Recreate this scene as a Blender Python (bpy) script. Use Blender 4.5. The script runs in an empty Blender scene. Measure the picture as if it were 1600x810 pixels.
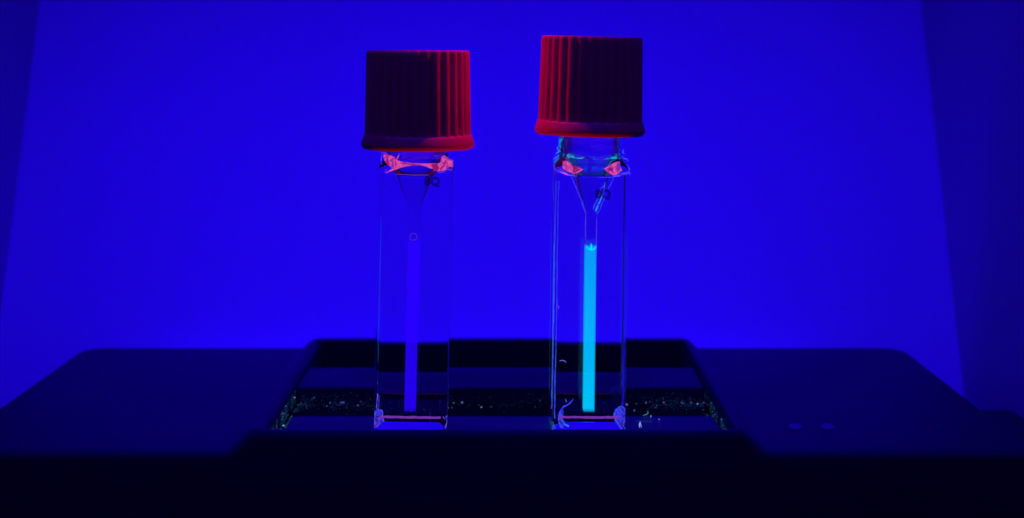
import bpy, bmesh, math, random
from mathutils import Vector, Matrix, noise
R = math.radians
S = 0.001          # everything below is written in millimetres
random.seed(7)
scene = bpy.context.scene
C = scene.collection
mm = lambda x, y, z: (x * S, y * S, z * S)

# ------------------------------------------------------------------ camera
cam_d = bpy.data.cameras.new('camera')
cam = bpy.data.objects.new('camera', cam_d)
C.objects.link(cam)
cam.location = mm(0, -250, 65.4)
cam.rotation_euler = (R(90), 0, 0)
cam_d.sensor_width = 36
cam_d.lens = 51.75
cam_d.shift_y = -0.2094
cam_d.clip_start = 0.01
cam_d.clip_end = 20
cam_d.dof.use_dof = True
cam_d.dof.focus_distance = 0.2535
cam_d.dof.aperture_fstop = 18
scene.camera = cam

# ------------------------------------------------------------------ world
world = bpy.data.worlds.new('World')
scene.world = world
world.use_nodes = True
bg = world.node_tree.nodes['Background']
bg.inputs[0].default_value = (0.02, 0.004, 1.0, 1)
bg.inputs[1].default_value = 0.036

# ------------------------------------------------------------------ lamps
def aim(o, target):
    d = Vector(mm(*target)) - o.location
    o.rotation_euler = d.to_track_quat('-Z', 'Y').to_euler()
def area(name, loc, target, sx, sy, power, colour, spread=180):
    l = bpy.data.lights.new(name, 'AREA')
    l.shape = 'RECTANGLE'; l.size = sx * S; l.size_y = sy * S
    l.energy = power; l.color = colour; l.spread = R(spread)
    o = bpy.data.objects.new(name, l); C.objects.link(o)
    o.location = mm(*loc); aim(o, target)
    return o
def spot(name, loc, target, power, colour, cone, blend=0.4, rad=0.6):
    l = bpy.data.lights.new(name, 'SPOT')
    l.energy = power; l.color = colour; l.spot_size = R(cone); l.spot_blend = blend
    l.shadow_soft_size = rad * S
    o = bpy.data.objects.new(name, l); C.objects.link(o)
    o.location = mm(*loc); aim(o, target)
    return o
UV = (0.0125, 0.0, 1.0)
area('ultraviolet_tube', (-8, -40, 175), (-8, 96, -25), 420, 24, 0.345, UV, 92)
area('low_wall_fill', (-8, 85.4, -15.5), (-8, 93, 30), 150, 2, 0.034, UV, 170)  # added strip behind the housing, brightens the foot of the back panel
# added red spots for the caps' own glow, skimming their facing sides from high up
spot('red_cap_fill', (52, 27, 146), (-12, 3, 57), 0.31, (1.0, 0.01, 0.24), 13, 0.5, 5)
spot('red_cap_fill', (-58, 27, 148), (8, 3, 59), 0.31, (1.0, 0.01, 0.24), 13, 0.5, 5)
# weak added red spots, no such source there, catching the undersides of the caps
spot('red_underside_fill', (-2.0, -1.5, -0.6), (-17, 0, 48), 0.05, (1.0, 0.012, 0.34), 32, .4, .2)
spot('red_underside_fill', (-2.0, -1.5, -0.6), (12, 0, 50), 0.05, (1.0, 0.012, 0.34), 32, .4, .2)

scene.view_settings.view_transform = 'Standard'
scene.view_settings.look = 'None'
scene.view_settings.exposure = 0
scene.view_settings.gamma = 1
scene.view_settings.use_curve_mapping = False
scene.cycles.use_denoising = True
scene.cycles.max_bounces = 24
scene.cycles.transmission_bounces = 20
scene.cycles.glossy_bounces = 8
scene.cycles.caustics_reflective = False
scene.cycles.caustics_refractive = True
scene.cycles.sample_clamp_indirect = 4

# ------------------------------------------------------------------ materials
def new_mat(name):
    m = bpy.data.materials.new(name); m.use_nodes = True
    nt = m.node_tree
    return m, nt, nt.nodes['Principled BSDF']
def sv(b, key, v):
    if key in b.inputs: b.inputs[key].default_value = v
def bump(nt, b, scale, strength, dist=0.0001, detail=4, dim=None):
    tc = nt.nodes.new('ShaderNodeTexCoord')
    n = nt.nodes.new('ShaderNodeTexNoise'); n.inputs['Scale'].default_value = scale
    n.inputs['Detail'].default_value = detail
    bp = nt.nodes.new('ShaderNodeBump'); bp.inputs['Strength'].default_value = strength
    bp.inputs['Distance'].default_value = dist
    nt.links.new(tc.outputs['Object'], n.inputs['Vector'])
    nt.links.new(n.outputs[0], bp.inputs['Height'])
    nt.links.new(bp.outputs[0], b.inputs['Normal'])
    return tc, n
def plastic(name, col, rough, spec=0.5, var=0.25, bscale=4000, bstr=0.25, emis=None, estr=0, sc=60):
    m, nt, b = new_mat(name)
    tc, _ = bump(nt, b, bscale, bstr)
    n = nt.nodes.new('ShaderNodeTexNoise'); n.inputs['Scale'].default_value = sc
    n.inputs['Detail'].default_value = 6; n.inputs['Roughness'].default_value = 0.65
    nt.links.new(tc.outputs['Object'], n.inputs['Vector'])
    r = nt.nodes.new('ShaderNodeMapRange')
    r.inputs['To Min'].default_value = 1 - var; r.inputs['To Max'].default_value = 1 + var
    nt.links.new(n.outputs[0], r.inputs['Value'])
    mx = nt.nodes.new('ShaderNodeMix'); mx.data_type = 'RGBA'; mx.blend_type = 'MULTIPLY'
    mx.inputs[0].default_value = 1; mx.inputs[6].default_value = (*col, 1)
    nt.links.new(r.outputs[0], mx.inputs[7])
    nt.links.new(mx.outputs[2], b.inputs['Base Color'])
    rr = nt.nodes.new('ShaderNodeMapRange')
    rr.inputs['To Min'].default_value = rough * 0.85; rr.inputs['To Max'].default_value = min(1, rough * 1.15)
    nt.links.new(n.outputs[0], rr.inputs['Value']); nt.links.new(rr.outputs[0], b.inputs['Roughness'])
    sv(b, 'Specular IOR Level', spec)
    if emis:
        sv(b, 'Emission Color', (*emis, 1)); sv(b, 'Emission Strength', estr)
    return m
def glow(name, col, strength, base=(0.3, 0.3, 0.4), rough=0.4, alpha=1):
    m, nt, b = new_mat(name)
    sv(b, 'Base Color', (*base, 1)); sv(b, 'Roughness', rough)
    sv(b, 'Emission Color', (*col, 1)); sv(b, 'Emission Strength', strength); sv(b, 'Alpha', alpha)
    return m

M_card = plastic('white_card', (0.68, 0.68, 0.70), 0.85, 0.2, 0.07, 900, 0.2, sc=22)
M_side = plastic('shaded_card', (0.47, 0.47, 0.48), 0.85, 0.2, 0.07, 900, 0.2, sc=22)  # same card, darker: the side panels' shade put into the colour
M_table = plastic('dark_tabletop', (0.02, 0.02, 0.022), 0.6, 0.3, 0.3)
M_black = plastic('black_plastic', (0.026, 0.026, 0.028), 0.46, 0.38, 0.3, 5000, 0.35, sc=45)
M_front = plastic('rough_black_plastic', (0.028, 0.028, 0.032), 0.75, 0.25, 0.4, 5000, 0.5, sc=60)
M_deep = plastic('shaded_recess_black', (0.006, 0.006, 0.007), 0.9, 0.1, 0.3)  # blacker than the housing: shade of pit and grooves put into the colour
M_plate = plastic('dark_filter_glass', (0.02, 0.02, 0.024), 0.42, 0.5, 0.2, 1500, 0.06)
M_cap = plastic('red_cap_plastic', (0.72, 0.03, 0.035), 0.55, 0.32, 0.12, 3500, 0.3, sc=260)
_b = M_cap.node_tree.nodes['Principled BSDF']
_b.inputs['Subsurface Weight'].default_value = 0.35
_b.inputs['Subsurface Radius'].default_value = (1.0, 0.25, 0.2)
_b.inputs['Subsurface Scale'].default_value = 0.0011
M_mark = plastic('etched_marking', (0.012, 0.012, 0.03), 0.7, 0.2, 0.1)
M_mark.node_tree.nodes['Principled BSDF'].inputs['Alpha'].default_value = 0.45
M_lens = plastic('milky_indicator', (0.22, 0.2, 0.22), 0.5, 0.4, 0.1)
M_scrap = plastic('cloudy_tape', (0.22, 0.22, 0.25), 0.6, 0.3, 0.3)

def glass(name, ior=1.46, rough=0.0, tint=(1, 1, 1)):
    m = bpy.data.materials.new(name); m.use_nodes = True
    nt = m.node_tree; nt.nodes.clear()
    out = nt.nodes.new('ShaderNodeOutputMaterial')
    g = nt.nodes.new('ShaderNodeBsdfGlass'); g.inputs['IOR'].default_value = ior
    g.inputs['Roughness'].default_value = rough; g.inputs['Color'].default_value = (*tint, 1)
    bump(nt, g, 160, 0.03, 0.0004, 2)
    nt.links.new(g.outputs[0], out.inputs[0])
    return m
M_glass = glass('quartz_glass')
M_frost = glass('rough_fused_glass', 1.3, 0.05)
def liquid(name, col, s, col_top=None):
    """liquid whose whole volume fluoresces: brightness grows with the depth looked through"""
    m = bpy.data.materials.new(name); m.use_nodes = True
    nt = m.node_tree; nt.nodes.clear()
    out = nt.nodes.new('ShaderNodeOutputMaterial')
    e = nt.nodes.new('ShaderNodeEmission'); e.inputs[0].default_value = (*col, 1); e.inputs[1].default_value = s
    ab = nt.nodes.new('ShaderNodeVolumeAbsorption'); ab.inputs['Color'].default_value = (0, 0, 0, 1)
    ab.inputs['Density'].default_value = 300
    if col_top:                                            # stronger excitation low down, put into the emission colour
        tc = nt.nodes.new('ShaderNodeTexCoord'); sp = nt.nodes.new('ShaderNodeSeparateXYZ')
        mr = nt.nodes.new('ShaderNodeMapRange'); mr.inputs['From Min'].default_value = 0.004; mr.inputs['From Max'].default_value = 0.031
        mx = nt.nodes.new('ShaderNodeMix'); mx.data_type = 'RGBA'
        mx.inputs[6].default_value = (*col, 1); mx.inputs[7].default_value = (*col_top, 1)
        nt.links.new(tc.outputs['Object'], sp.inputs[0]); nt.links.new(sp.outputs[2], mr.inputs['Value'])
        nt.links.new(mr.outputs[0], mx.inputs[0]); nt.links.new(mx.outputs[2], e.inputs[0])
    ad = nt.nodes.new('ShaderNodeAddShader')
    nt.links.new(e.outputs[0], ad.inputs[0]); nt.links.new(ab.outputs[0], ad.inputs[1])
    nt.links.new(ad.outputs[0], out.inputs['Volume'])
    return m
M_cyan = liquid('cyan_fluorescent_liquid', (0.0, 0.62, 1.08), 345, (0.0, 0.37, 1.0))
M_blue = liquid('faint_blue_liquid', (0.021, 0.0, 0.95), 340)

# ------------------------------------------------------------------ object helpers
def obj(name, bm, mat, parent=None, smooth=True, angle=35):
    me = bpy.data.meshes.new(name)
    bmesh.ops.recalc_face_normals(bm, faces=bm.faces[:])
    return finish(name, bm, me, mat, parent, smooth, angle)
def finish(name, bm, me, mat, parent, smooth=True, angle=35):
    for v in bm.verts: v.co *= S
    bm.to_mesh(me); bm.free()
    mats = mat if isinstance(mat, (list, tuple)) else [mat]
    for m_ in mats: me.materials.append(m_)
    if smooth:
        for p in me.polygons: p.use_smooth = True
        me.set_sharp_from_angle(angle=R(angle))
    o = bpy.data.objects.new(name, me); C.objects.link(o)
    if parent: o.parent = parent
    return o
def empty(name, loc, rot=(0, 0, 0)):
    o = bpy.data.objects.new(name, None); C.objects.link(o)
    o.location = mm(*loc); o.rotation_euler = rot; o.empty_display_size = 0.005
    return o
def tag(o, label=None, cat=None, group=None, kind=None):
    if label: o['label'] = label
    if cat: o['category'] = cat
    if group: o['group'] = group
    if kind: o['kind'] = kind
    return o
def rrect(x0, x1, y0, y1, r, k=6):
    pts = []
    for cx, cy, a0 in ((x1 - r, y1 - r, 0), (x0 + r, y1 - r, 90), (x0 + r, y0 + r, 180), (x1 - r, y0 + r, 270)):
        for i in range(k + 1):
            a = R(a0 + 90 * i / k)
            pts.append((cx + r * math.cos(a), cy + r * math.sin(a)))
    return pts
def loft(bm, rings, cap0=True, cap1=True):
    vs = [[bm.verts.new(p) for p in ring] for ring in rings]
    n = len(vs[0])
    for a, b in zip(vs, vs[1:]):
        for i in range(n):
            j = (i + 1) % n
            bm.faces.new((a[i], a[j], b[j], b[i]))
    if cap0: bm.faces.new(vs[0][::-1])
    if cap1: bm.faces.new(vs[-1])
    return vs
def rr_loft(specs, k=6, cap0=True, cap1=True):
    bm = bmesh.new()
    loft(bm, [[(x, y, z) for x, y in rrect(x0, x1, y0, y1, r, k)] for x0, x1, y0, y1, r, z in specs], cap0, cap1)
    return bm
def slab(x0, x1, y0, y1, z0, z1, r=1.0, b=0.3, k=4):
    return rr_loft([(x0, x1, y0, y1, r, z0), (x0, x1, y0, y1, r, z1 - b),
                    (x0 + b * .3, x1 - b * .3, y0 + b * .3, y1 - b * .3, r, z1 - b * .3),
                    (x0 + b, x1 - b, y0 + b, y1 - b, max(.05, r - b * .5), z1)], k)
def tube_path(bm, pts, rads, n=6):
    pts = [Vector(p) for p in pts]
    rings = []
    for i, p in enumerate(pts):
        t = (pts[min(i + 1, len(pts) - 1)] - pts[max(i - 1, 0)]).normalized()
        u = t.cross(Vector((0, 1, 0.13))).normalized(); w = t.cross(u)
        r = rads[i] if isinstance(rads, (list, tuple)) else rads
        rings.append([p + (u * math.cos(2 * math.pi * a / n) + w * math.sin(2 * math.pi * a / n)) * r for a in range(n)])
    loft(bm, rings)

# ------------------------------------------------------------------ setting: table and white card booth
bm = bmesh.new()
bmesh.ops.create_grid(bm, x_segments=2, y_segments=2, size=600)
for v in bm.verts: v.co.z = -18.2
o = obj('tabletop', bm, M_table); tag(o, kind='structure')

# folded white card booth: leaning back panel between two side panels
def panel(bm, a, b, c, d, t):
    a, b, c, d = map(Vector, (a, b, c, d))
    n = (b - a).cross(d - a).normalized() * t
    N = 10
    f = lambda u, v, off: (a * (1 - u) + b * u) * (1 - v) + (d * (1 - u) + c * u) * v + off
    grids = []
    for off in (Vector((0, 0, 0)), n):
        g = [[bm.verts.new(f(i / N, j / N, off)) for i in range(N + 1)] for j in range(N + 1)]
        grids.append(g)
    g, h = grids
    for j in range(N):
        for i in range(N):
            bm.faces.new((g[j][i], g[j][i + 1], g[j + 1][i + 1], g[j + 1][i]))
            bm.faces.new((h[j][i], h[j + 1][i], h[j + 1][i + 1], h[j][i + 1]))
    for i in range(N):
        for (p, q) in (((0, i), (0, i + 1)), ((N, i), (N, i + 1)), ((i, 0), (i + 1, 0)), ((i, N), (i + 1, N))):
            bm.faces.new((g[p[0]][p[1]], g[q[0]][q[1]], h[q[0]][q[1]], h[p[0]][p[1]]))
lean = lambda z: 88.0 + (z + 14) * 0.3846            # y of the back panel at height z
ZT = 150
booth = empty('card_booth', (0, 0, 0))
tag(booth, 'white card booth glowing blue behind the glass tubes, folded into back and side panels', 'backdrop')
bm = bmesh.new(); panel(bm, (-120, lean(-18), -18), (104, lean(-18), -18), (104, lean(ZT), ZT), (-120, lean(ZT), ZT), -1.0)
obj('back_panel', bm, M_card, booth)
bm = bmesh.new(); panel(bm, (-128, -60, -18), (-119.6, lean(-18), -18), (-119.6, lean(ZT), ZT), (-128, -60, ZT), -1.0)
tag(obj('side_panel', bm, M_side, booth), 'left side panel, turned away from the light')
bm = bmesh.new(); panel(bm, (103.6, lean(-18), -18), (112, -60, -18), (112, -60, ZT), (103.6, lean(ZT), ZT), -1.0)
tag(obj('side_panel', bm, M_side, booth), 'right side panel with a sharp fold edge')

# ------------------------------------------------------------------ black housing
hs = empty('lamp_housing', (-4.5, 36, -18))
tag(hs, 'wide low black plastic housing with a raised recessed centre, under both glass tubes', 'lamp housing')
def under(o):
    o.parent = hs
    o.matrix_parent_inverse = Matrix.Translation(hs.location).inverted()
    return o
W = -3.0
body = rr_loft([
    (-96.5, 87.5, -3.2, 82, 3, -18), (-97, 88.5, -3.8, 83, 5, -17), (-97, 88.5, -3.8, 83, 5, W - 1.5),
    (-96.8, 88.3, -3.75, 82.8, 5, W - .8), (-96.4, 87.9, -3.6, 82.4, 4.8, W - .25), (-95.7, 87.2, -3.35, 81.9, 4.4, W),
    (-48.6, 43.4, -3.3, 77.6, 3, W), (-47.9, 42.7, -3.28, 77.2, 3, W + .25), (-47.0, 41.8, -3.24, 76.7, 3, W + .9),
    (-45.6, 40.4, -3.16, 75.8, 2.6, W + 2.1), (-44.6, 39.4, -3.05, 75.2, 2.4, 0.1), (-43.9, 38.8, -2.95, 74.8, 2.0, 0.55),
    (-43.3, 38.3, -2.7, 74.3, 1.8, 0.75),
    (-42.8, 37.8, -2.4, 73.7, 1.6, 0.6), (-42.2, 37.6, -2.0, 73.3, 1.4, -0.3), (-41.9, 37.4, -2.0, 73.2, 1.4, -1.0),
    (-41.8, 37.3, -1.95, 73.1, 1.4, -9.5)], 8)
under(obj('body', body, M_black, angle=50))
bm = bmesh.new()
poly = lambda e: [(-95.5, -17.5), (87, -17.5), (87, -3.05 - e), (43.4, -3.05 - e), (42.6 - e, -2.9 - e), (41.2 - e, -2.1 - e), (39.6 - e, -.3 - e), (38.6 - e, .5 - e),
                  (-43.6 + e, .5 - e), (-44.6 + e, -.3 - e), (-46.2 + e, -2.1 - e), (-47.6 + e, -2.9 - e), (-48.6, -3.05 - e), (-95.5, -3.05 - e)]
loft(bm, [[(x, y, z) for x, z in poly(e)] for y, e in ((-3.2, 0), (-3.6, .06), (-3.85, .25), (-4.0, .6), (-4.04, 1.0))])
under(obj('front_panel', bm, M_front, angle=50))
under(obj('pit_floor', rr_loft([(-41.6, 37.1, 35.2, 72.9, 1, -9.4), (-41.6, 37.1, 35.2, 72.9, 1, -9.2)], 3), M_deep))
# far inner wall of the pit, its shade put into a darker black
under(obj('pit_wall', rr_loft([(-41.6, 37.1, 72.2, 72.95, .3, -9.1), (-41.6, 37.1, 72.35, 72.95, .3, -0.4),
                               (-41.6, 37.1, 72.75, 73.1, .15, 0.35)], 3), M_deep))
bm = bmesh.new()
NX, NY = 80, 26
def ledge_z(x, y):
    sm = lambda t: max(0, min(1, t)) ** 2 * (3 - 2 * max(0, min(1, t)))
    u = sm((x + 33) / 7) * sm((30 - x) / 7)
    v = sm((y - 36.2) / 2.5) * sm((51.2 - y) / 11)
    edge = min(y - 35, 53 - y, .7)
    return -1.0 - (.7 - edge) ** 2 * .5 - 1.1 * u * v
g = [[bm.verts.new((-41.6 + 78.7 * i / NX, 35 + 18 * j / NY, ledge_z(-41.6 + 78.7 * i / NX, 35 + 18 * j / NY))) for i in range(NX + 1)] for j in range(NY + 1)]
for j in range(NY):
    for i in range(NX): bm.faces.new((g[j][i], g[j][i + 1], g[j + 1][i + 1], g[j + 1][i]))
lo = {}
edge = [(0, i) for i in range(NX + 1)] + [(j, NX) for j in range(1, NY + 1)] + [(NY, i) for i in range(NX - 1, -1, -1)] + [(j, 0) for j in range(NY - 1, 0, -1)]
for e in edge:
    c = g[e[0]][e[1]].co; lo[e] = bm.verts.new((c.x, c.y, -9.1))
for a, b in zip(edge, edge[1:] + edge[:1]): bm.faces.new((g[a[0]][a[1]], lo[a], lo[b], g[b[0]][b[1]]))
bm.faces.new([lo[e] for e in edge])
under(obj('ledge', bm, M_black))
under(obj('window_plate', slab(-39.2, 36.0, -1.8, 13.2, -9.1, -1.0, 1.2, 0.3), M_plate))
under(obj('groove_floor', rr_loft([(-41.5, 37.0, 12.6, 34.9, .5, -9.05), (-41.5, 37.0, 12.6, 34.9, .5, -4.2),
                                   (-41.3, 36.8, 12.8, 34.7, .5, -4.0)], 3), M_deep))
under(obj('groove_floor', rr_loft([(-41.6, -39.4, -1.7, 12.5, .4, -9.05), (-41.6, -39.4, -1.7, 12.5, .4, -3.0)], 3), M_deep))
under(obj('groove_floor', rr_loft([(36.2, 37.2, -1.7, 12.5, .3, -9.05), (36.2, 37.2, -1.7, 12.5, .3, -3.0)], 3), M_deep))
# two little oval pips on the right wing
for px in (50.6, 56.4):
    bm = bmesh.new()
    bmesh.ops.create_uvsphere(bm, u_segments=20, v_segments=10, radius=1)
    for v in bm.verts: v.co = Vector((px + v.co.x * 1.4, 13.0 + v.co.y * 1.5, -3.1 + v.co.z * 0.75))
    under(obj('pip', bm, M_lens))
# little chip in the front edge at the right
bm = bmesh.new()
bmesh.ops.create_icosphere(bm, subdivisions=2, radius=1)
for v in bm.verts:
    v.co = Vector((77.3 + v.co.x * .8 + v.co.z * -.5, -3.8 + v.co.y * .12, -8.9 + v.co.z * .8)) + noise.noise_vector(v.co * 2) * .25
under(obj('scuff', bm, M_lens))

blk = obj('adapter_block', slab(89.5, 107.5, 12, 61, -18, -11.7, 3, .6), M_black)
tag(blk, 'low black block beside the right end of the wide black housing', 'block')
bm = bmesh.new()
bmesh.ops.create_icosphere(bm, subdivisions=3, radius=1)
for v in bm.verts:
    v.co = Vector((92.6 + v.co.x * 2.4, 38.5 + v.co.y * 3, -11.2 + v.co.z * 1.0)) + noise.noise_vector(v.co * 1.7) * .5
tag(obj('tape_scrap', bm, M_scrap), 'small cloudy scrap lying by the far right edge of the black housing', 'scrap')

# ------------------------------------------------------------------ glass tubes with red screw caps
def ring(a, r, z, k=10, b=None):
    b = a if b is None else b
    return [(x, y, z) for x, y in rrect(-a, a, -b, b, min(r, a - .001, b - .001), k)]
A = 6.25
def make_glass(top, slit_top, liq_top, wob, dx=0):
    """body: outer shell plus an inward facing cavity (bore, funnel, slit)"""
    bm = bmesh.new()
    outer = [ring(A - .45, .5, 0), ring(A - .1, .55, .12), ring(A, .5, .45)]
    for i in range(1, 12): outer.append(ring(A, .5, 43.2 * i / 12 + .4))
    outer += [ring(A, .5, 44.0), ring(A + .05, .7, 44.7), ring(A + .12, 1.2, 45.3), ring(A - .02, 2.2, 45.9), ring(A - .45, 3.6, 46.4),
              ring(5.45, 5.0, 46.9), ring(5.3, 5.29, 47.6), ring(5.3, 5.29, top - .5), ring(5.05, 5.04, top)]
    vs = loft(bm, outer)
    for row in vs[16:21]:
        for v in row: v.co += noise.noise_vector(v.co * .55 + Vector((wob, 0, 0))) * .22
    faces0 = set(bm.faces)
    hw, hd = .94, 2.35
    inner = [ring(4.65, 4.64, top - 1), ring(4.65, 4.64, 48.2), ring(4.6, 4.59, 46.8), ring(4.2, 4.19, 45.2), ring(3.6, 3.59, 44.3), ring(3.15, 2.9, 43.9),
             ring(2.9, 2.3, 43.6, b=3.3), ring(2.2, 1.2, 41.4, b=3.2), ring(hw + .12, .3, slit_top + .5, b=hd), ring(hw, .12, slit_top - .3, b=hd),
             ring(hw, .12, slit_top - 3, b=hd), ring(hw, .12, liq_top, b=hd)]
    v2 = loft(bm, [[(p[0] + dx, p[1], p[2]) for p in rg_] for rg_ in inner])
    bmesh.ops.recalc_face_normals(bm, faces=bm.faces[:])
    me = bpy.data.meshes.new('glass_body')
    return bm, me
def cap_mesh(H=17.0, r0=8.55, ribs=30, phase=0.0):
    bm = bmesh.new(); per = 12; n = ribs * per
    def rg(r, z, amp, ph=phase):
        out = []
        for i in range(n):
            a = 2 * math.pi * i / n
            c = math.cos(a * ribs + ph)
            s_ = (abs(math.sin((a * ribs + ph) / 2))) ** 0.75            # broad ribs, narrow valleys
            rr = r + amp * (s_ - .6)
            out.append((rr * math.cos(a), rr * math.sin(a), z))
        return out
    k = .52
    prof = [(r0 + .6, 0, 0), (r0 + .82, .3, 0), (r0 + .95, .75, 0), (r0 + .93, 1.05, 0), (r0 + .72, 1.5, 0), (r0 + .6, 2.1, 0), (r0 + .42, 2.35, .0),
            (r0 + .24, 2.42, k * .6), (r0 + .2, 2.55, k * .9), (r0 + .16, 2.7, k), (r0 + .13, 4.5, k), (r0 + .05, 8, k), (r0 - .03, 12, k), (r0 - .09, H - 1.5, k),
            (r0 - .12, H - .6, k), (r0 - .14, H - .22, k * .9), (r0 - .24, H - .06, k * .8), (r0 - .42, H, .3), (r0 - 1.6, H + .02, 0)]
    inner = [(7.2, 14.5, 0), (7.2, 1.4, 0), (7.9, .9, 0), (r0 + .45, 0.0, 0)]
    loft(bm, [rg(*p) for p in inner] + [rg(*p) for p in prof])
    bmesh.ops.recalc_face_normals(bm, faces=bm.faces[:])
    for v in bm.verts:
        v.co += noise.noise_vector(v.co * .35 + Vector((phase * 9, 1, 2))) * .05
    return bm

def text_mesh(s, size):
    cu = bpy.data.curves.new('marking', 'FONT'); cu.body = s; cu.size = size * S; cu.extrude = 0.00002; cu.offset = 0.00011
    cu.resolution_u = 4; cu.space_character = 1.05
    o = bpy.data.objects.new('t', cu); C.objects.link(o)
    bpy.context.view_layer.update()
    me = bpy.data.meshes.new_from_object(o.evaluated_get(bpy.context.evaluated_depsgraph_get()))
    bpy.data.objects.remove(o)
    me.name = 'marking'
    return me

M_cap_glint = glow('pink_cap_reflection', (0.66, 0.075, 0.36), 0.9, (0.10, 0.04, 0.12), 0.25)  # red cap's reflection in the glass shoulder, painted as emission
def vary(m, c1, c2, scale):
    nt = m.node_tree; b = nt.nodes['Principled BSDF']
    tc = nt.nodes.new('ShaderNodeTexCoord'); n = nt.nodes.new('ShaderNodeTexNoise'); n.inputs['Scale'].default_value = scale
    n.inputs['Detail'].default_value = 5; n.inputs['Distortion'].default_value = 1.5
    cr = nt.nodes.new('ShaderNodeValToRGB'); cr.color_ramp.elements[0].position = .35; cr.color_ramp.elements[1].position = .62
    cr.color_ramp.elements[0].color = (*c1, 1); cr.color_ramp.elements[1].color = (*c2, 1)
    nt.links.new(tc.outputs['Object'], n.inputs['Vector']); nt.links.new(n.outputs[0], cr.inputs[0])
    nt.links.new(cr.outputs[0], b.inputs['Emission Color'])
vary(M_cap_glint, (0.36, 0.02, 0.32), (0.85, 0.09, 0.42), 900)
M_cap_glint_dk = glow('deep_red_cap_reflection', (0.40, 0.01, 0.22), 0.7, (0.06, 0.02, 0.04), 0.3)
M_seam_glow = glow('violet_pink_seam_glow', (0.28, 0.045, 0.60), 0.62, (0.05, 0.02, 0.08), 0.3)  # pink light on the seams, put in as emission
M_edge_glint = glow('pale_blue_glint', (0.055, 0.055, 1.0), 0.9, (0.1, 0.1, 0.3), 0.3)  # bright lines of refracted light, put in as emission
M_bluglint = glow('cyan_glint', (0.03, 0.22, 1.0), 0.95, (0.1, 0.1, 0.3), 0.3)  # light caught in chips and funnel edges, put in as emission
M_dimblue = glow('dim_blue_refraction', (0.008, 0.0, 0.45), 0.9, (0.02, 0.02, 0.05), 0.3)  # backdrop refracted in the glass edge, painted as emission
M_violet = glow('violet_glint', (0.10, 0.06, 0.85), 0.9, (0.1, 0.1, 0.3), 0.3)

def ribbon(bm, pts, w, y, thick=.25, seed=0, mi=0):
    """jagged solid ribbon standing in the plane y, following x,z points"""
    rows = []
    for i, p in enumerate(pts):
        ww = w[i] if isinstance(w, (list, tuple)) else w
        a = Vector((pts[min(i + 1, len(pts) - 1)][0] - pts[max(i - 1, 0)][0], 0, pts[min(i + 1, len(pts) - 1)][1] - pts[max(i - 1, 0)][1])).normalized()
        nrm = Vector((-a.z, 0, a.x))
        c = Vector((p[0], y, p[1])) + noise.noise_vector(Vector((p[0] * 2.1, seed, p[1] * 2.1))) * .1
        rows.append([c + nrm * ww / 2, c + Vector((0, -thick / 2, 0)), c - nrm * ww / 2, c + Vector((0, thick / 2, 0))])
    k0 = len(bm.faces)
    loft(bm, rows)
    bm.faces.ensure_lookup_table()
    for f in bm.faces[k0:]: f.material_index = mi

def resample(pts, n):
    out = []
    for i in range(len(pts) - 1):
        for k in range(n):
            t = k / n
            out.append(tuple(pts[i][c] * (1 - t) + pts[i + 1][c] * t for c in range(len(pts[i]))))
    out.append(tuple(pts[-1])); return out

def blade(bm, outline, y, depth, mi, seed):
    """faceted solid from a closed x,z outline with a raised, crumpled middle"""
    N = len(outline)
    cx = sum(p[0] for p in outline) / N; cz = sum(p[1] for p in outline) / N
    k0 = len(bm.faces)
    rings = []
    for f, dy in ((.0, .35), (1, 0), (.62, -.7), (.2, -1)):
        rings.append([Vector((cx + (p[0] - cx) * max(f, .03), y + dy * depth, cz + (p[1] - cz) * max(f, .03))) +
                      noise.noise_vector(Vector((p[0] * 1.7 + seed, f * 5, p[1] * 1.7))) * (.22 if 0 < f < 1 else .0) for p in outline])
    loft(bm, rings)
    bm.faces.ensure_lookup_table()
    for f in bm.faces[k0:]: f.material_index = mi

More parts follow.
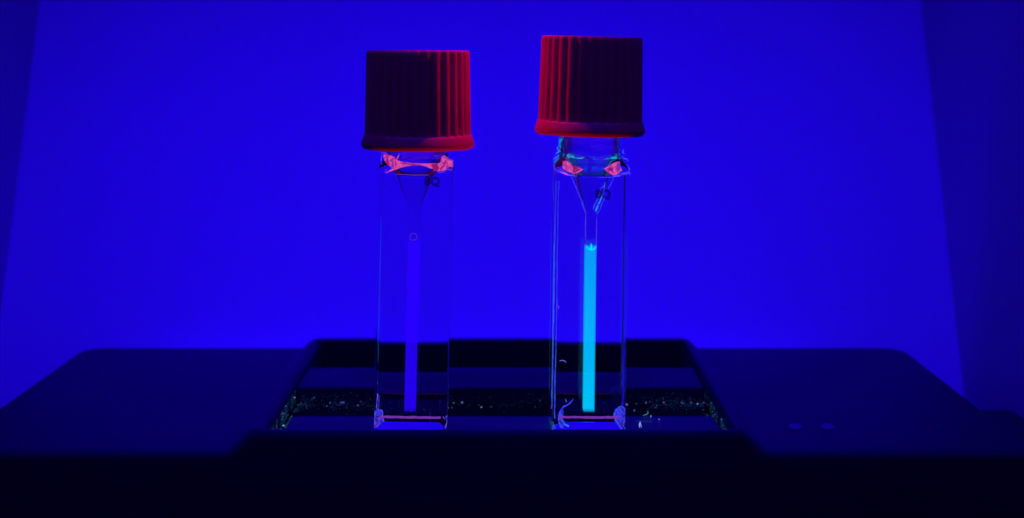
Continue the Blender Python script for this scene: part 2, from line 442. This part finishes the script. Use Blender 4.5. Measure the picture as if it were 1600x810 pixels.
M_baseglow = glow('blue_base_glow', (0.014, 0.0, 1.0), 0.85, (0.02, 0.02, 0.05), 0.3)  # blue light seen in the base, painted as an added slab
def make_cuvette(loc, rz, tilt, cap_z, cap_tilt, label, cap_label, liq, liq_top, phase, wob, mark_dx, mark_dz, dx, cap_s):
    root = empty('cuvette', loc, (0, tilt, rz))
    tag(root, label, 'cuvette', 'capped glass cuvettes on the black housing')
    bm, me = make_glass(cap_z + 9, 38.0, liq_top, wob, dx)
    g = finish('glass_body', bm, me, M_glass, root, angle=28)
    lb = bmesh.new()
    loft(lb, [ring(.96, .12, 3.3, b=2.4), ring(.96, .12, liq_top + .02, b=2.4),
              ring(.9, .12, liq_top + .12, b=2.3)])
    for v in lb.verts: v.co.x += dx
    obj('liquid', lb, liq, root)
    cb = cap_mesh(phase=phase)
    cp = bpy.data.meshes.new('screw_cap')
    for v in cb.verts:                                   # mould seam
        a = math.atan2(v.co.y, v.co.x)
        if abs(a + 1.15 + phase * .1) < .02 and 2.6 < v.co.z < 16.5: v.co.x *= 1.006; v.co.y *= 1.006
    c = finish('screw_cap', cb, cp, M_cap, root, angle=45)
    c.location = mm(0, 0, cap_z); c.rotation_euler = (0, cap_tilt, 0); c.scale = (cap_s, cap_s, 1)
    tag(c, cap_label)
    t = bpy.data.objects.new('marking', text_mesh('8Q', 1.95)); C.objects.link(t)
    t.data.materials.clear(); t.data.materials.append(M_mark)
    t.parent = g; t.location = mm(mark_dx, -A - .05, mark_dz); t.rotation_euler = (R(90), 0, 0)
    # seam where the base is fused, its pink light put in as glow
    sb = bmesh.new()
    n = 46
    rows = []
    for i in range(n + 1):
        x = -5.1 + 10.2 * i / n
        h = .2 + .05 * noise.noise(Vector((x * 1.3, wob, 0))); zz = 3.1 + .06 * noise.noise(Vector((x * .9, wob, 4)))
        rows.append([(x, -6.27, zz + h), (x, -6.36, zz), (x, -6.27, zz - h), (x, -6.22, zz)])
    loft(sb, rows)
    tag(obj('base_seam', sb, M_seam_glow, root, smooth=False), 'fused seam line across the base, pink light put in as glow')
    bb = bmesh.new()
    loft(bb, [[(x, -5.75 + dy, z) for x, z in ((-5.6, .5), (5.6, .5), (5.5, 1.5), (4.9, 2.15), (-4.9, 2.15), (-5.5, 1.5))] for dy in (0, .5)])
    tag(obj('base_glow', bb, M_baseglow, root), 'blue light in the thick glass base, an added glowing slab')
    return root, g

left, gl = make_cuvette((-17.4, 6.25, -1.0), R(1.2), R(1.2), 48.4, R(-1.0),
    'left glass cuvette with faint blue liquid, its red ribbed cap screwed down low',
    'red ribbed cap lit along its right side', M_blue, 32.6, 0.4, 1.3, 1.5, 42.6, -.30, 1.04)
right, gr = make_cuvette((12.9, 6.25, -1.0), R(1.2), R(.7), 50.8, R(.7),
    'right glass cuvette with bright cyan glowing liquid, its red ribbed cap sitting higher',
    'red ribbed cap lit along its left side', M_cyan, 31.6, 1.9, 7.7, 0.6, 40.4, .22, 1.018)


# ------------------------------------------------------------------ fused glass details, reflected and refracted light put in as glow
M_shatter_glint = glow('fractured_corner_glint', (0.05, 0.06, 1.0), 0.8, (0.05, 0.05, 0.2), 0.3)  # chipped corner, its sparkle put in as emission
vary(M_shatter_glint, (0.0, 0.0, 0.10), (0.045, 0.05, 0.95), 1250)
GLINTS = [M_cap_glint, M_cap_glint_dk, M_edge_glint, M_bluglint, M_violet, M_seam_glow, M_dimblue, M_shatter_glint]
def px2l(cx, y0):
    """reference measurements (1600 px wide) on a face turned to the camera -> local millimetres"""
    def f(px, py):
        return ((px - cx) * (250 + y0) / 2300, 66.4 + .0 - (py - 70) * (250 + y0) / 2300)
    return f
def rib(bm, f, pts, w, y, mi, seed=0, n=3, thick=.3):
    pp = resample([(*f(p[0], p[1]), (p[2] if len(p) > 2 else w) / 9.2) for p in pts], n)
    ww = [max(.03, .82 * p[2] * (1 + .25 * noise.noise(Vector((i * 1.1, seed, 3))))) for i, p in enumerate(pp)]
    ribbon(bm, [(p[0], p[1]) for p in pp], ww, y, thick, seed, mi)
def bl(bm, f, outline, y, depth, mi, seed):
    blade(bm, [tuple(f(*p)) for p in outline], y, depth, mi, seed)

# left cuvette: red cap's reflection in the shoulder, painted as glowing pieces
f = px2l(650, 1.0)
bm = bmesh.new()
rib(bm, f, [(600, 243, 6), (607, 249, 18), (614, 255, 19), (622, 258, 15), (632, 257, 9), (646, 257, 5), (658, 257, 4), (669, 258, 7),
            (677, 259, 12), (684, 261, 15), (692, 258, 17), (700, 254, 15), (707, 255, 9)], 5, -5.9, 0, 3, 3, .7)
rib(bm, f, [(603, 271, 1.5), (609, 267, 3), (618, 264, 3.5), (628, 260, 2)], 3, -6.3, 0, 5)
rib(bm, f, [(616, 252, 2), (622, 246, 2.5), (623, 240, 1)], 2, -6.2, 0, 6)
rib(bm, f, [(606, 246, 2), (606, 253, 5), (607, 258, 2)], 2, -6.5, 1, 7)
rib(bm, f, [(613, 250, 2), (614, 260, 3.5), (611, 264, 1)], 2, -6.5, 5, 8)
rib(bm, f, [(618, 251, 1), (619, 258, 2.4)], 2, -6.6, 1, 9)
rib(bm, f, [(626, 254, 1.4), (640, 256, 2.6), (652, 257, 1.2)], 2, -6.4, 1, 10)
bl(bm, f, [(688, 252), (689, 244), (693, 241), (700, 246), (698, 253)], -6.1, .5, 0, 11)
bl(bm, f, [(674, 256), (683, 254), (686, 262), (682, 267), (676, 262)], -6.5, .3, 1, 12)
rib(bm, f, [(688, 264, 2), (693, 258, 3.5), (697, 249, 2)], 2, -6.7, 1, 13)
rib(bm, f, [(685, 268, 1), (692, 267, 2), (699, 263, 1.6), (706, 264, 1.5)], 2, -6.6, 5, 14)
rib(bm, f, [(693, 243, 1.2), (701, 247, 2), (708, 249, 1.6), (707, 258, 2), (705, 264, 1)], 2, -6.6, 5, 15)
rib(bm, f, [(595, 239, 1), (599, 240, 2.4), (604, 239, 1)], 2, -6.2, 5, 16)
rib(bm, f, [(596, 242, 1), (596, 251, 1.6), (597, 258, .6)], 2, -6.2, 4, 17)
rib(bm, f, [(601, 269, .8), (605, 265, 1.8)], 2, -6.5, 5, 18)
obj('shoulder_reflection', bm, GLINTS, left, angle=20)
bm = bmesh.new()
rib(bm, f, [(616, 272.3, .7), (628, 273, 1.2), (650, 273.5, 1.5), (669, 273.2, 1.2)], 2, -5.4, 5, 20)
tag(obj('neck_glint', bm, GLINTS, left), 'violet glint painted where the neck joins')
f = px2l(641, 0)
bm = bmesh.new()
bl(bm, f, [(586, 643), (594, 642), (598, 646), (599, 660), (594, 668), (586, 670), (584, 656)], -5.6, .4, 7, 92)
rib(bm, f, [(589, 617, 2), (588, 628, 1.4), (587.5, 641, 1.8), (593, 642, 2.4), (597, 643, 2), (597, 652, 1.6), (599, 660, 3)], 2, -5.95, 4, 21)
rib(bm, f, [(590.5, 619, 1), (591, 632, 1.3), (591, 641, 1)], 2, -5.95, 4, 22)
rib(bm, f, [(586, 645, 1.2), (585, 656, 1.5), (586, 670, 3)], 2, -5.95, 4, 23)
rib(bm, f, [(588, 656, 2), (594, 653, 2.4), (592, 662, 1.5), (588, 668, 2.5)], 2, -5.95, 5, 24)
rib(bm, f, [(590, 647, 1), (593, 651, 2)], 2, -5.95, 5, 25)
rib(bm, f, [(692, 651, 2), (694, 655, 1.5), (697, 649, 1.2), (697, 660, 1.2), (695, 669, 2.6)], 2, -5.95, 4, 26)
obj('corner_chip_glint', bm, GLINTS, left, angle=20)  # chipped corner, the light in it put in as glow
# round bubble on top of the liquid column, its glint put in as glow
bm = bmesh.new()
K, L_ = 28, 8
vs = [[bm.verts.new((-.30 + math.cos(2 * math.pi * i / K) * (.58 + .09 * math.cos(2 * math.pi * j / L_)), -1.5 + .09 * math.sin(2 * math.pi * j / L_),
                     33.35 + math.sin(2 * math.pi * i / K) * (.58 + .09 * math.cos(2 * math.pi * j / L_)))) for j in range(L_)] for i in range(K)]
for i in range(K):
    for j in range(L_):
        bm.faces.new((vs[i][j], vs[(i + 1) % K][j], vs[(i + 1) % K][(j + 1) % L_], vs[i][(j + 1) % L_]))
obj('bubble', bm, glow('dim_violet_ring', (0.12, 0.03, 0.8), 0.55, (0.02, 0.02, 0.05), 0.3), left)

# right cuvette
f = px2l(922.5, 1.0)
bm = bmesh.new()
bl(bm, f, [(877, 252), (884, 251), (890, 256), (895, 262), (893, 271), (884, 268), (877, 263)], -6.0, .5, 0, 31)
bl(bm, f, [(890, 258), (900, 260), (909, 264), (901, 270), (893, 272)], -6.0, .4, 1, 32)
rib(bm, f, [(893, 271, 1.6), (901, 268, 2), (908, 264, 1.6), (899, 262, 1.2)], 2, -6.6, 0, 33)
rib(bm, f, [(880, 253, 1), (882, 260, 2.4), (881, 266, 1)], 2, -6.6, 1, 34)
rib(bm, f, [(895, 267, .8), (898, 264, 1.8)], 2, -6.7, 5, 35)
rib(bm, f, [(865, 254, 1), (863, 261, 1.6), (866, 267, 1.2), (874, 264, 1.4), (882, 269, 1.3)], 2, -6.4, 5, 36)
rib(bm, f, [(868, 270, 1), (872, 267.5, 2.4), (879, 270, 3.6), (888, 273.5, 3), (899, 275, 1)], 2, -6.5, 2, 37)
rib(bm, f, [(862, 249, .8), (867, 246, 2.2), (871, 243, 1.6)], 2, -6.1, 3, 38)
rib(bm, f, [(868, 229, .6), (869, 234, 1.8), (872, 237, 4), (867, 240, 1.2), (865, 243, .7)], 2, -5.6, 3, 39)
rib(bm, f, [(882, 245.5, .8), (885, 246, 1.5), (888, 247, .7)], 2, -5.9, 5, 40)
bl(bm, f, [(941, 263), (950, 258), (958, 253), (966, 251), (967, 260), (970, 266), (963, 271), (957, 274), (948, 269)], -6.0, .5, 0, 41)
bl(bm, f, [(944, 263), (952, 260), (955, 262), (955, 269)], -6.7, .25, 1, 42)
bl(bm, f, [(961, 254), (966, 254), (967, 262), (962, 269), (960, 262)], -6.7, .2, 5, 43)
rib(bm, f, [(956, 275, 1.2), (965, 273, 4), (973, 270, 5), (980, 268, 4), (982, 272, 1)], 2, -6.4, 2, 44)
rib(bm, f, [(969, 243, 1), (972, 246, 1.8), (977, 248, 2.8), (979, 252, 1)], 2, -6.0, 2, 45)
rib(bm, f, [(972, 232, .6), (971, 237, 2.6), (973, 241, 1)], 2, -5.6, 2, 46)
rib(bm, f, [(975, 256, .6), (979, 259, 1.4), (982, 264, 1.4), (980, 268, 1)], 2, -6.1, 4, 47)
obj('shoulder_reflection', bm, GLINTS, right, angle=20)  # red cap's reflection and glass glints, painted as glowing pieces
bm = bmesh.new()
rib(bm, f, [(932, 276.6, .7), (945, 277, 1.3), (957, 276.6, 1.3)], 2, -5.4, 2, 50)
rib(bm, f, [(890, 274.8, 1), (899, 276, .8)], 2, -5.4, 2, 50)
tag(obj('neck_glint', bm, GLINTS, right), 'pale blue glint painted where the neck joins')
f = px2l(922.0, 2.5)
bm = bmesh.new()
rib(bm, f, [(892, 277, .9), (898, 290, 1.4), (905, 307, 1.6), (911, 322, 2.4), (915, 334, 1)], 2, -3.4, 2, 51, 4)
rib(bm, f, [(957, 277, 1.4), (953, 287, 1.6), (948.5, 295, 1.7)], 2, -3.4, 2, 52)
rib(bm, f, [(945.5, 304, 1.7), (941, 315, 1.6), (936, 327, 2), (931, 334, 1.2)], 2, -3.4, 2, 53)
rib(bm, f, [(942, 289, .8), (940.5, 292, 1.8), (937, 295, 1.6)], 2, -3.4, 2, 54)
rib(bm, f, [(944, 284, .8), (943, 294, 1.2), (941, 301, 2), (938.5, 309, 3), (935.5, 316, 3), (932, 324, 4), (929, 330, 2)], 2, -3.5, 3, 55)
rib(bm, f, [(937, 297, 1), (935, 303, 2), (933, 309, 1.3), (931, 315, 2), (927, 322, 2), (926, 326, .8)], 2, -3.4, 2, 56)
obj('funnel_glint', bm, GLINTS, right, angle=20)  # funnel edges, their bright streaks put in as emission
bm = bmesh.new()
rib(bm, f, [(914, 336, .8), (914.5, 356, 1.3), (915.5, 384, 1.2)], 2, -3.0, 4, 57)
rib(bm, f, [(932, 340, .8), (931.5, 360, 1), (932, 384, 1.2)], 2, -3.0, 4, 58)
tag(obj('slit_glint', bm, GLINTS, right), 'faint glints painted along the dry part of the slit')
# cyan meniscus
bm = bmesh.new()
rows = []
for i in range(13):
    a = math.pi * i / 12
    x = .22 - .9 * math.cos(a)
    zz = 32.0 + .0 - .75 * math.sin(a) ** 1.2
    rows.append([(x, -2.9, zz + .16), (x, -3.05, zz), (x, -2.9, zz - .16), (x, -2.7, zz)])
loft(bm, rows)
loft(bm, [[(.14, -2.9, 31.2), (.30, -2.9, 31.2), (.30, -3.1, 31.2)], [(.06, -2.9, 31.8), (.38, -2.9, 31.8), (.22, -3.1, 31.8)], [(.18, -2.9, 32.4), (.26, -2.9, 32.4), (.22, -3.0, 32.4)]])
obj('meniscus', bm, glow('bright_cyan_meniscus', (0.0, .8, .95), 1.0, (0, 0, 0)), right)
f = px2l(917.5, 0)
bm = bmesh.new()
bl(bm, f, [(874, 640), (878, 644), (875, 652), (880, 662), (888, 669), (876, 671), (871, 662), (869, 650)], -5.6, .4, 7, 91)
rib(bm, f, [(893, 624, .8), (888, 631, 2.6), (882, 635, 3.2), (877, 637, 3), (874, 642, 3.4), (871.5, 647, 3), (870, 653, 2), (871, 661, 3), (873, 667, 4), (877, 670, 3)], 2, -5.9, 2, 61)
rib(bm, f, [(881, 625, 1), (882, 629, 2)], 2, -5.9, 4, 62)
rib(bm, f, [(872, 646, 1), (875, 650, 1.8), (873, 655, 1.2), (876, 659, 2), (880, 664, 1.8), (886, 667, 3.2)], 2, -5.9, 3, 63)
rib(bm, f, [(875, 652, 1), (877, 657, 2)], 2, -6.0, 5, 64)
rib(bm, f, [(862, 660, 1.5), (862, 668, 2), (866, 670, 2.5)], 2, -5.9, 2, 65)
obj('corner_chip_glint', bm, GLINTS, right, angle=20)  # chipped corner, bright strokes painted as emission
bm = bmesh.new()
bl(bm, f, [(968, 635), (973, 638), (974, 652), (974, 668), (968, 671), (962, 662), (957, 652), (960, 642)], -5.6, .4, 7, 90)
rib(bm, f, [(966, 635, 2), (960, 641, 2.6), (957, 650, 3), (961, 660, 2.4), (966, 666, 3), (969, 671, 2)], 2, -5.85, 2, 66)
rib(bm, f, [(969, 635, 2), (973, 640, 2.2), (973, 648, 1.8)], 2, -5.85, 2, 67)
rib(bm, f, [(961, 643, 2), (964, 646, 2.4), (962, 648, 1)], 2, -6.0, 2, 68)
rib(bm, f, [(966, 640, 1), (969, 645, 2.4), (969, 650, 1)], 2, -5.85, 2, 69)
rib(bm, f, [(965, 651, 3), (967, 658, 2), (970, 664, 2)], 2, -5.85, 2, 70)
rib(bm, f, [(972, 651, 1.6), (972, 658, 2.4), (971, 667, 1.2)], 2, -5.85, 4, 71)
rib(bm, f, [(959, 650, 1), (964, 655, 1.4), (966, 650, 1)], 2, -5.95, 4, 72)
obj('corner_chip_glint', bm, GLINTS, right, angle=20)
bm = bmesh.new()
f = px2l(919, 0)
rib(bm, f, [(863.5, 282, .8), (862.5, 330, 1.2), (862, 400, 1), (861.5, 480, 1.1), (861.5, 560, 1), (860.5, 640, .8)], 1, -6.1, 2, 80, 8, .15)
rib(bm, f, [(867.5, 284, 1.4), (867, 318, .7), (866.5, 380, 1), (866.5, 470, 1.3), (866, 560, 1.6), (865.5, 655, 1.5)], 1, -6.05, 2, 81, 8, .15)
rib(bm, f, [(973, 536, 1), (973, 545, 3), (972.5, 590, 4), (972, 634, 3)], 1, -6.0, 6, 82, 4, .15)
tag(obj('edge_glint', bm, GLINTS, right), 'thin painted glints down the ground edges')  # refracted light down the edges, put in as glowing ribbons

# ------------------------------------------------------------------ dust and lint
vary(M_edge_glint, (0.004, 0.005, 0.7), (0.075, 0.10, 1.0), 1500)
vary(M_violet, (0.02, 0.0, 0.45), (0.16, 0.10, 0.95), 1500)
vary(M_bluglint, (0.0, 0.04, 0.8), (0.03, 0.32, 1.0), 1100)
D_teal = glow('teal_dust', (0.004, 0.06, 0.11), 0.75, (0.1, 0.1, 0.1), .8)
D_dim = glow('dim_dust', (0.012, 0.03, 0.14), 0.8, (0.1, 0.1, 0.1), .8)
D_white = glow('pale_dust', (0.25, 0.35, 1.0), 0.9, (0.3, 0.3, 0.3), .8)
D_lilac = glow('lilac_dust', (0.28, 0.18, 1.0), 0.8, (0.3, 0.3, 0.3), .8)
D_green = glow('greenish_dust', (0.09, 0.30, 0.22), 0.6, (0.2, 0.3, 0.2), .8)
rnd = random.Random(11)
def at(px, py, z):
    """a measured point on the level z, as world x, y in millimetres"""
    d = 2300 * (65.4 - z) / (py - 70)
    return (px - 800) * d / 2300, d - 250
bm = bmesh.new()
def speck(x, y, z, r, mi):
    dx, dy, dz = (r * rnd.uniform(.5, 1.4) for _ in range(3))
    rot = Matrix.Rotation(rnd.uniform(0, 6.28), 3, Vector((rnd.uniform(-1, 1), rnd.uniform(-1, 1), 1)).normalized())
    vs = [bm.verts.new(Vector((x, y, z)) + rot @ Vector(p)) for p in ((dx, 0, 0), (-dx, 0, 0), (0, dy, 0), (0, -dy, 0), (0, 0, dz), (0, 0, -dz))]
    for a, b, c in ((0, 2, 4), (2, 1, 4), (1, 3, 4), (3, 0, 4), (2, 0, 5), (1, 2, 5), (3, 1, 5), (0, 3, 5)):
        bm.faces.new((vs[a], vs[b], vs[c])).material_index = mi
mats = [D_teal, D_dim, D_white, D_lilac, D_green]
# fine dust lying along the back of the groove
for i in range(5200):
    x = rnd.uniform(-41, 36.6)
    end = min(1, abs(x + 2) / 39) 
    dens = .10 + .9 * end ** 2.2 * (1.0 if x < 0 else .8) * max(0, .5 + 1.1 * noise.noise(Vector((x * .23, 2, 0))))
    if rnd.random() > dens: continue
    if rnd.random() < .6: y, z = 34.6 - abs(rnd.gauss(0, 2.6)), -3.95
    else: y, z = 34.85, -3.9 + abs(rnd.gauss(0, .9))
    if z > -1.2 or y < 14: continue
    speck(x, y, z, rnd.uniform(.03, .085), rnd.choices((0, 1, 2, 3, 4), (60, 60, 1.5, 1.5, 2))[0])
# dust in the two side grooves
for i in range(2600):
    sx = rnd.random() < .6
    y = rnd.uniform(-1, 34)
    x = (-41.3 + abs(rnd.gauss(0, .35))) if sx else (36.75 - abs(rnd.gauss(0, .3)))
    if noise.noise(Vector((x * .5, y * .3, 5))) < -.15: continue
    z = -2.9 if y < 12.5 else -3.95
    if rnd.random() < .6: z = rnd.uniform(z, -1.2); x = -41.72 if sx else 37.2
    speck(x, y, z, rnd.uniform(.03, .08), rnd.choices((0, 1, 2, 4), (70, 40, 3, 2))[0])
# a thin scatter over ledge, plate and wings
for i in range(420):
    if rnd.random() < .5: x, y, z = rnd.uniform(-38.5, 35.5), rnd.uniform(-1.5, 13), -.98
    else: x, y, z = rnd.uniform(-41, 36.5), rnd.uniform(36, 52), -.98
    speck(x, y, z, rnd.uniform(.02, .045), 1)

# the larger single flecks
small = [(538, 619, -3.9, .09, 2), (516, 630, -3.9, .09, 2), (479, 639, -3.9, .09, 0), (456, 651, -1, .07, 3), (709, 629, -3.9, .08, 2),
         (768, 636, -3.9, .08, 3), (706, 638, -3.9, .06, 2), (991, 642, -3.9, .09, 3), (1009, 629, -3.9, .1, 2), (1018, 626, -3.9, .08, 0), (1095, 622, -3.9, .1, 3),
         (1083, 668, -.95, .06, 1), (1128, 655, -1, .07, 2), (1063, 625, -3.9, .07, 2), (735, 628, -3.9, .06, 0)]
D = {0: D_teal, 1: D_dim, 2: D_white, 3: D_lilac}
for px, py, z, r, mi in small:
    x, y = at(px, py, z); speck(x, min(y, 34.7) if z < -3 else y, z + r * .5, r * 1.2, mi)
tag(obj('dust', bm, mats, None, smooth=False), kind='stuff')
flecks = [(460, 622, -1.1, .13, 2, 'pale dust fleck at the far left corner of the dark recess'),
          (545, 612, -3.9, .14, 3, 'lilac dust fleck high in the dark groove, left of the left cuvette'),
          (559, 634, -3.9, .10, 2, 'pale dust speck in the groove, nearest to the left cuvette on its left side'),
          (443, 666, -2.9, .17, 2, 'bright dust clump at the front end of the left side groove'),
          (722, 629, -3.9, .15, 2, 'bright dust fleck in the groove, just right of the left cuvette'),
          (752, 637, -3.9, .14, 2, 'flat dust fleck in the groove, midway between the two cuvettes'),
          (979, 633, -3.9, .19, 3, 'largest lilac dust fleck, beside the right edge of the right cuvette'),
          (1036, 627, -3.9, .12, 2, 'pale dust fleck in the middle of the groove right of the right cuvette'),
          (1075, 620, -3.9, .12, 2, 'upper pale dust fleck in the groove near the right corner of the recess'),
          (1090, 632, -3.9, .17, 2, 'bright dust fleck low in the groove near the right corner of the recess'),
          (1017, 651, -.95, .12, 2, 'white dust dot on the rear edge of the dark plate, beside the greenish fibre'),
          (1030, 656, -.95, .14, 3, 'flat lilac dust fleck on the dark plate, right of the white dot'),
          (1143, 670, -2.9, .2, 2, 'bright dust clump at the front end of the right side groove'),
          (540, 664, -.95, .1, 1, 'faint dust fleck alone on the dark plate left of the left cuvette')]
for k, (px, py, z, r, mi, lab) in enumerate(flecks):
    x, y = at(px, py, z)
    y = min(y, 34.7) if z < -3 else y
    bm = bmesh.new(); bmesh.ops.create_icosphere(bm, subdivisions=1, radius=r)
    sx, sz = rnd.uniform(.8, 1.5), rnd.uniform(.5, .9)
    for v in bm.verts:
        v.co = Vector((v.co.x * sx, v.co.y, v.co.z * sz)) + noise.noise_vector(v.co * 9 + Vector((k, 0, 0))) * r * .4
    o = obj('dust_fleck', bm, D[mi]); o.location = mm(x, y, z + r * .5)
    tag(o, lab, 'dust fleck', 'bright flecks of dust in the recess')
def fibre(pts, r, mat, label):
    bm = bmesh.new(); tube_path(bm, pts, [r * .5] + [r] * (len(pts) - 2) + [r * .4], 6)
    o = obj('lint_fibre', bm, mat)
    tag(o, label, 'lint')
x, y = at(1000, 660, -.9)
fibre([(x - .9, y, -.85), (x - .3, y + .5, -.8), (x + .5, y + .5, -.85), (x + 1.2, y + .1, -.8), (x + 2.2, y - .2, -.85)], .05, D_dim,
      'faint wavy lint fibre lying on the dark plate right of the right cuvette')
x, y = at(1000, 668, -.7)
fibre([(x - .05, y, -.8), (x - .1, y + .1, -.2), (x, y + .1, .2), (x + .25, y, -.7)], .11, D_white,
      'short bright lint fibre standing near the front edge right of the right cuvette')
x, y = at(1010, 649, -.9)
fibre([(x - .7, y - .4, -.85), (x, y, -.8), (x + .35, y + .5, -.6), (x + .3, y + .8, -.3)], .08, D_green,
      'greenish hooked lint fibre at the rear edge of the plate beside the right cuvette')
fibre([(8.05, -.25, 11.7), (8.5, -.28, 11.85), (9.0, -.28, 11.7), (9.15, -.25, 11.4)], .055, D_lilac,
      'small curved lint fibre stuck low on the right cuvette, left of its cyan liquid')
fibre([(7.7, -.25, 21.2), (7.95, -.28, 20.8), (8.0, -.25, 20.6)], .05, D_lilac,
      'tiny tick of lint stuck halfway up the glass of the right cuvette')
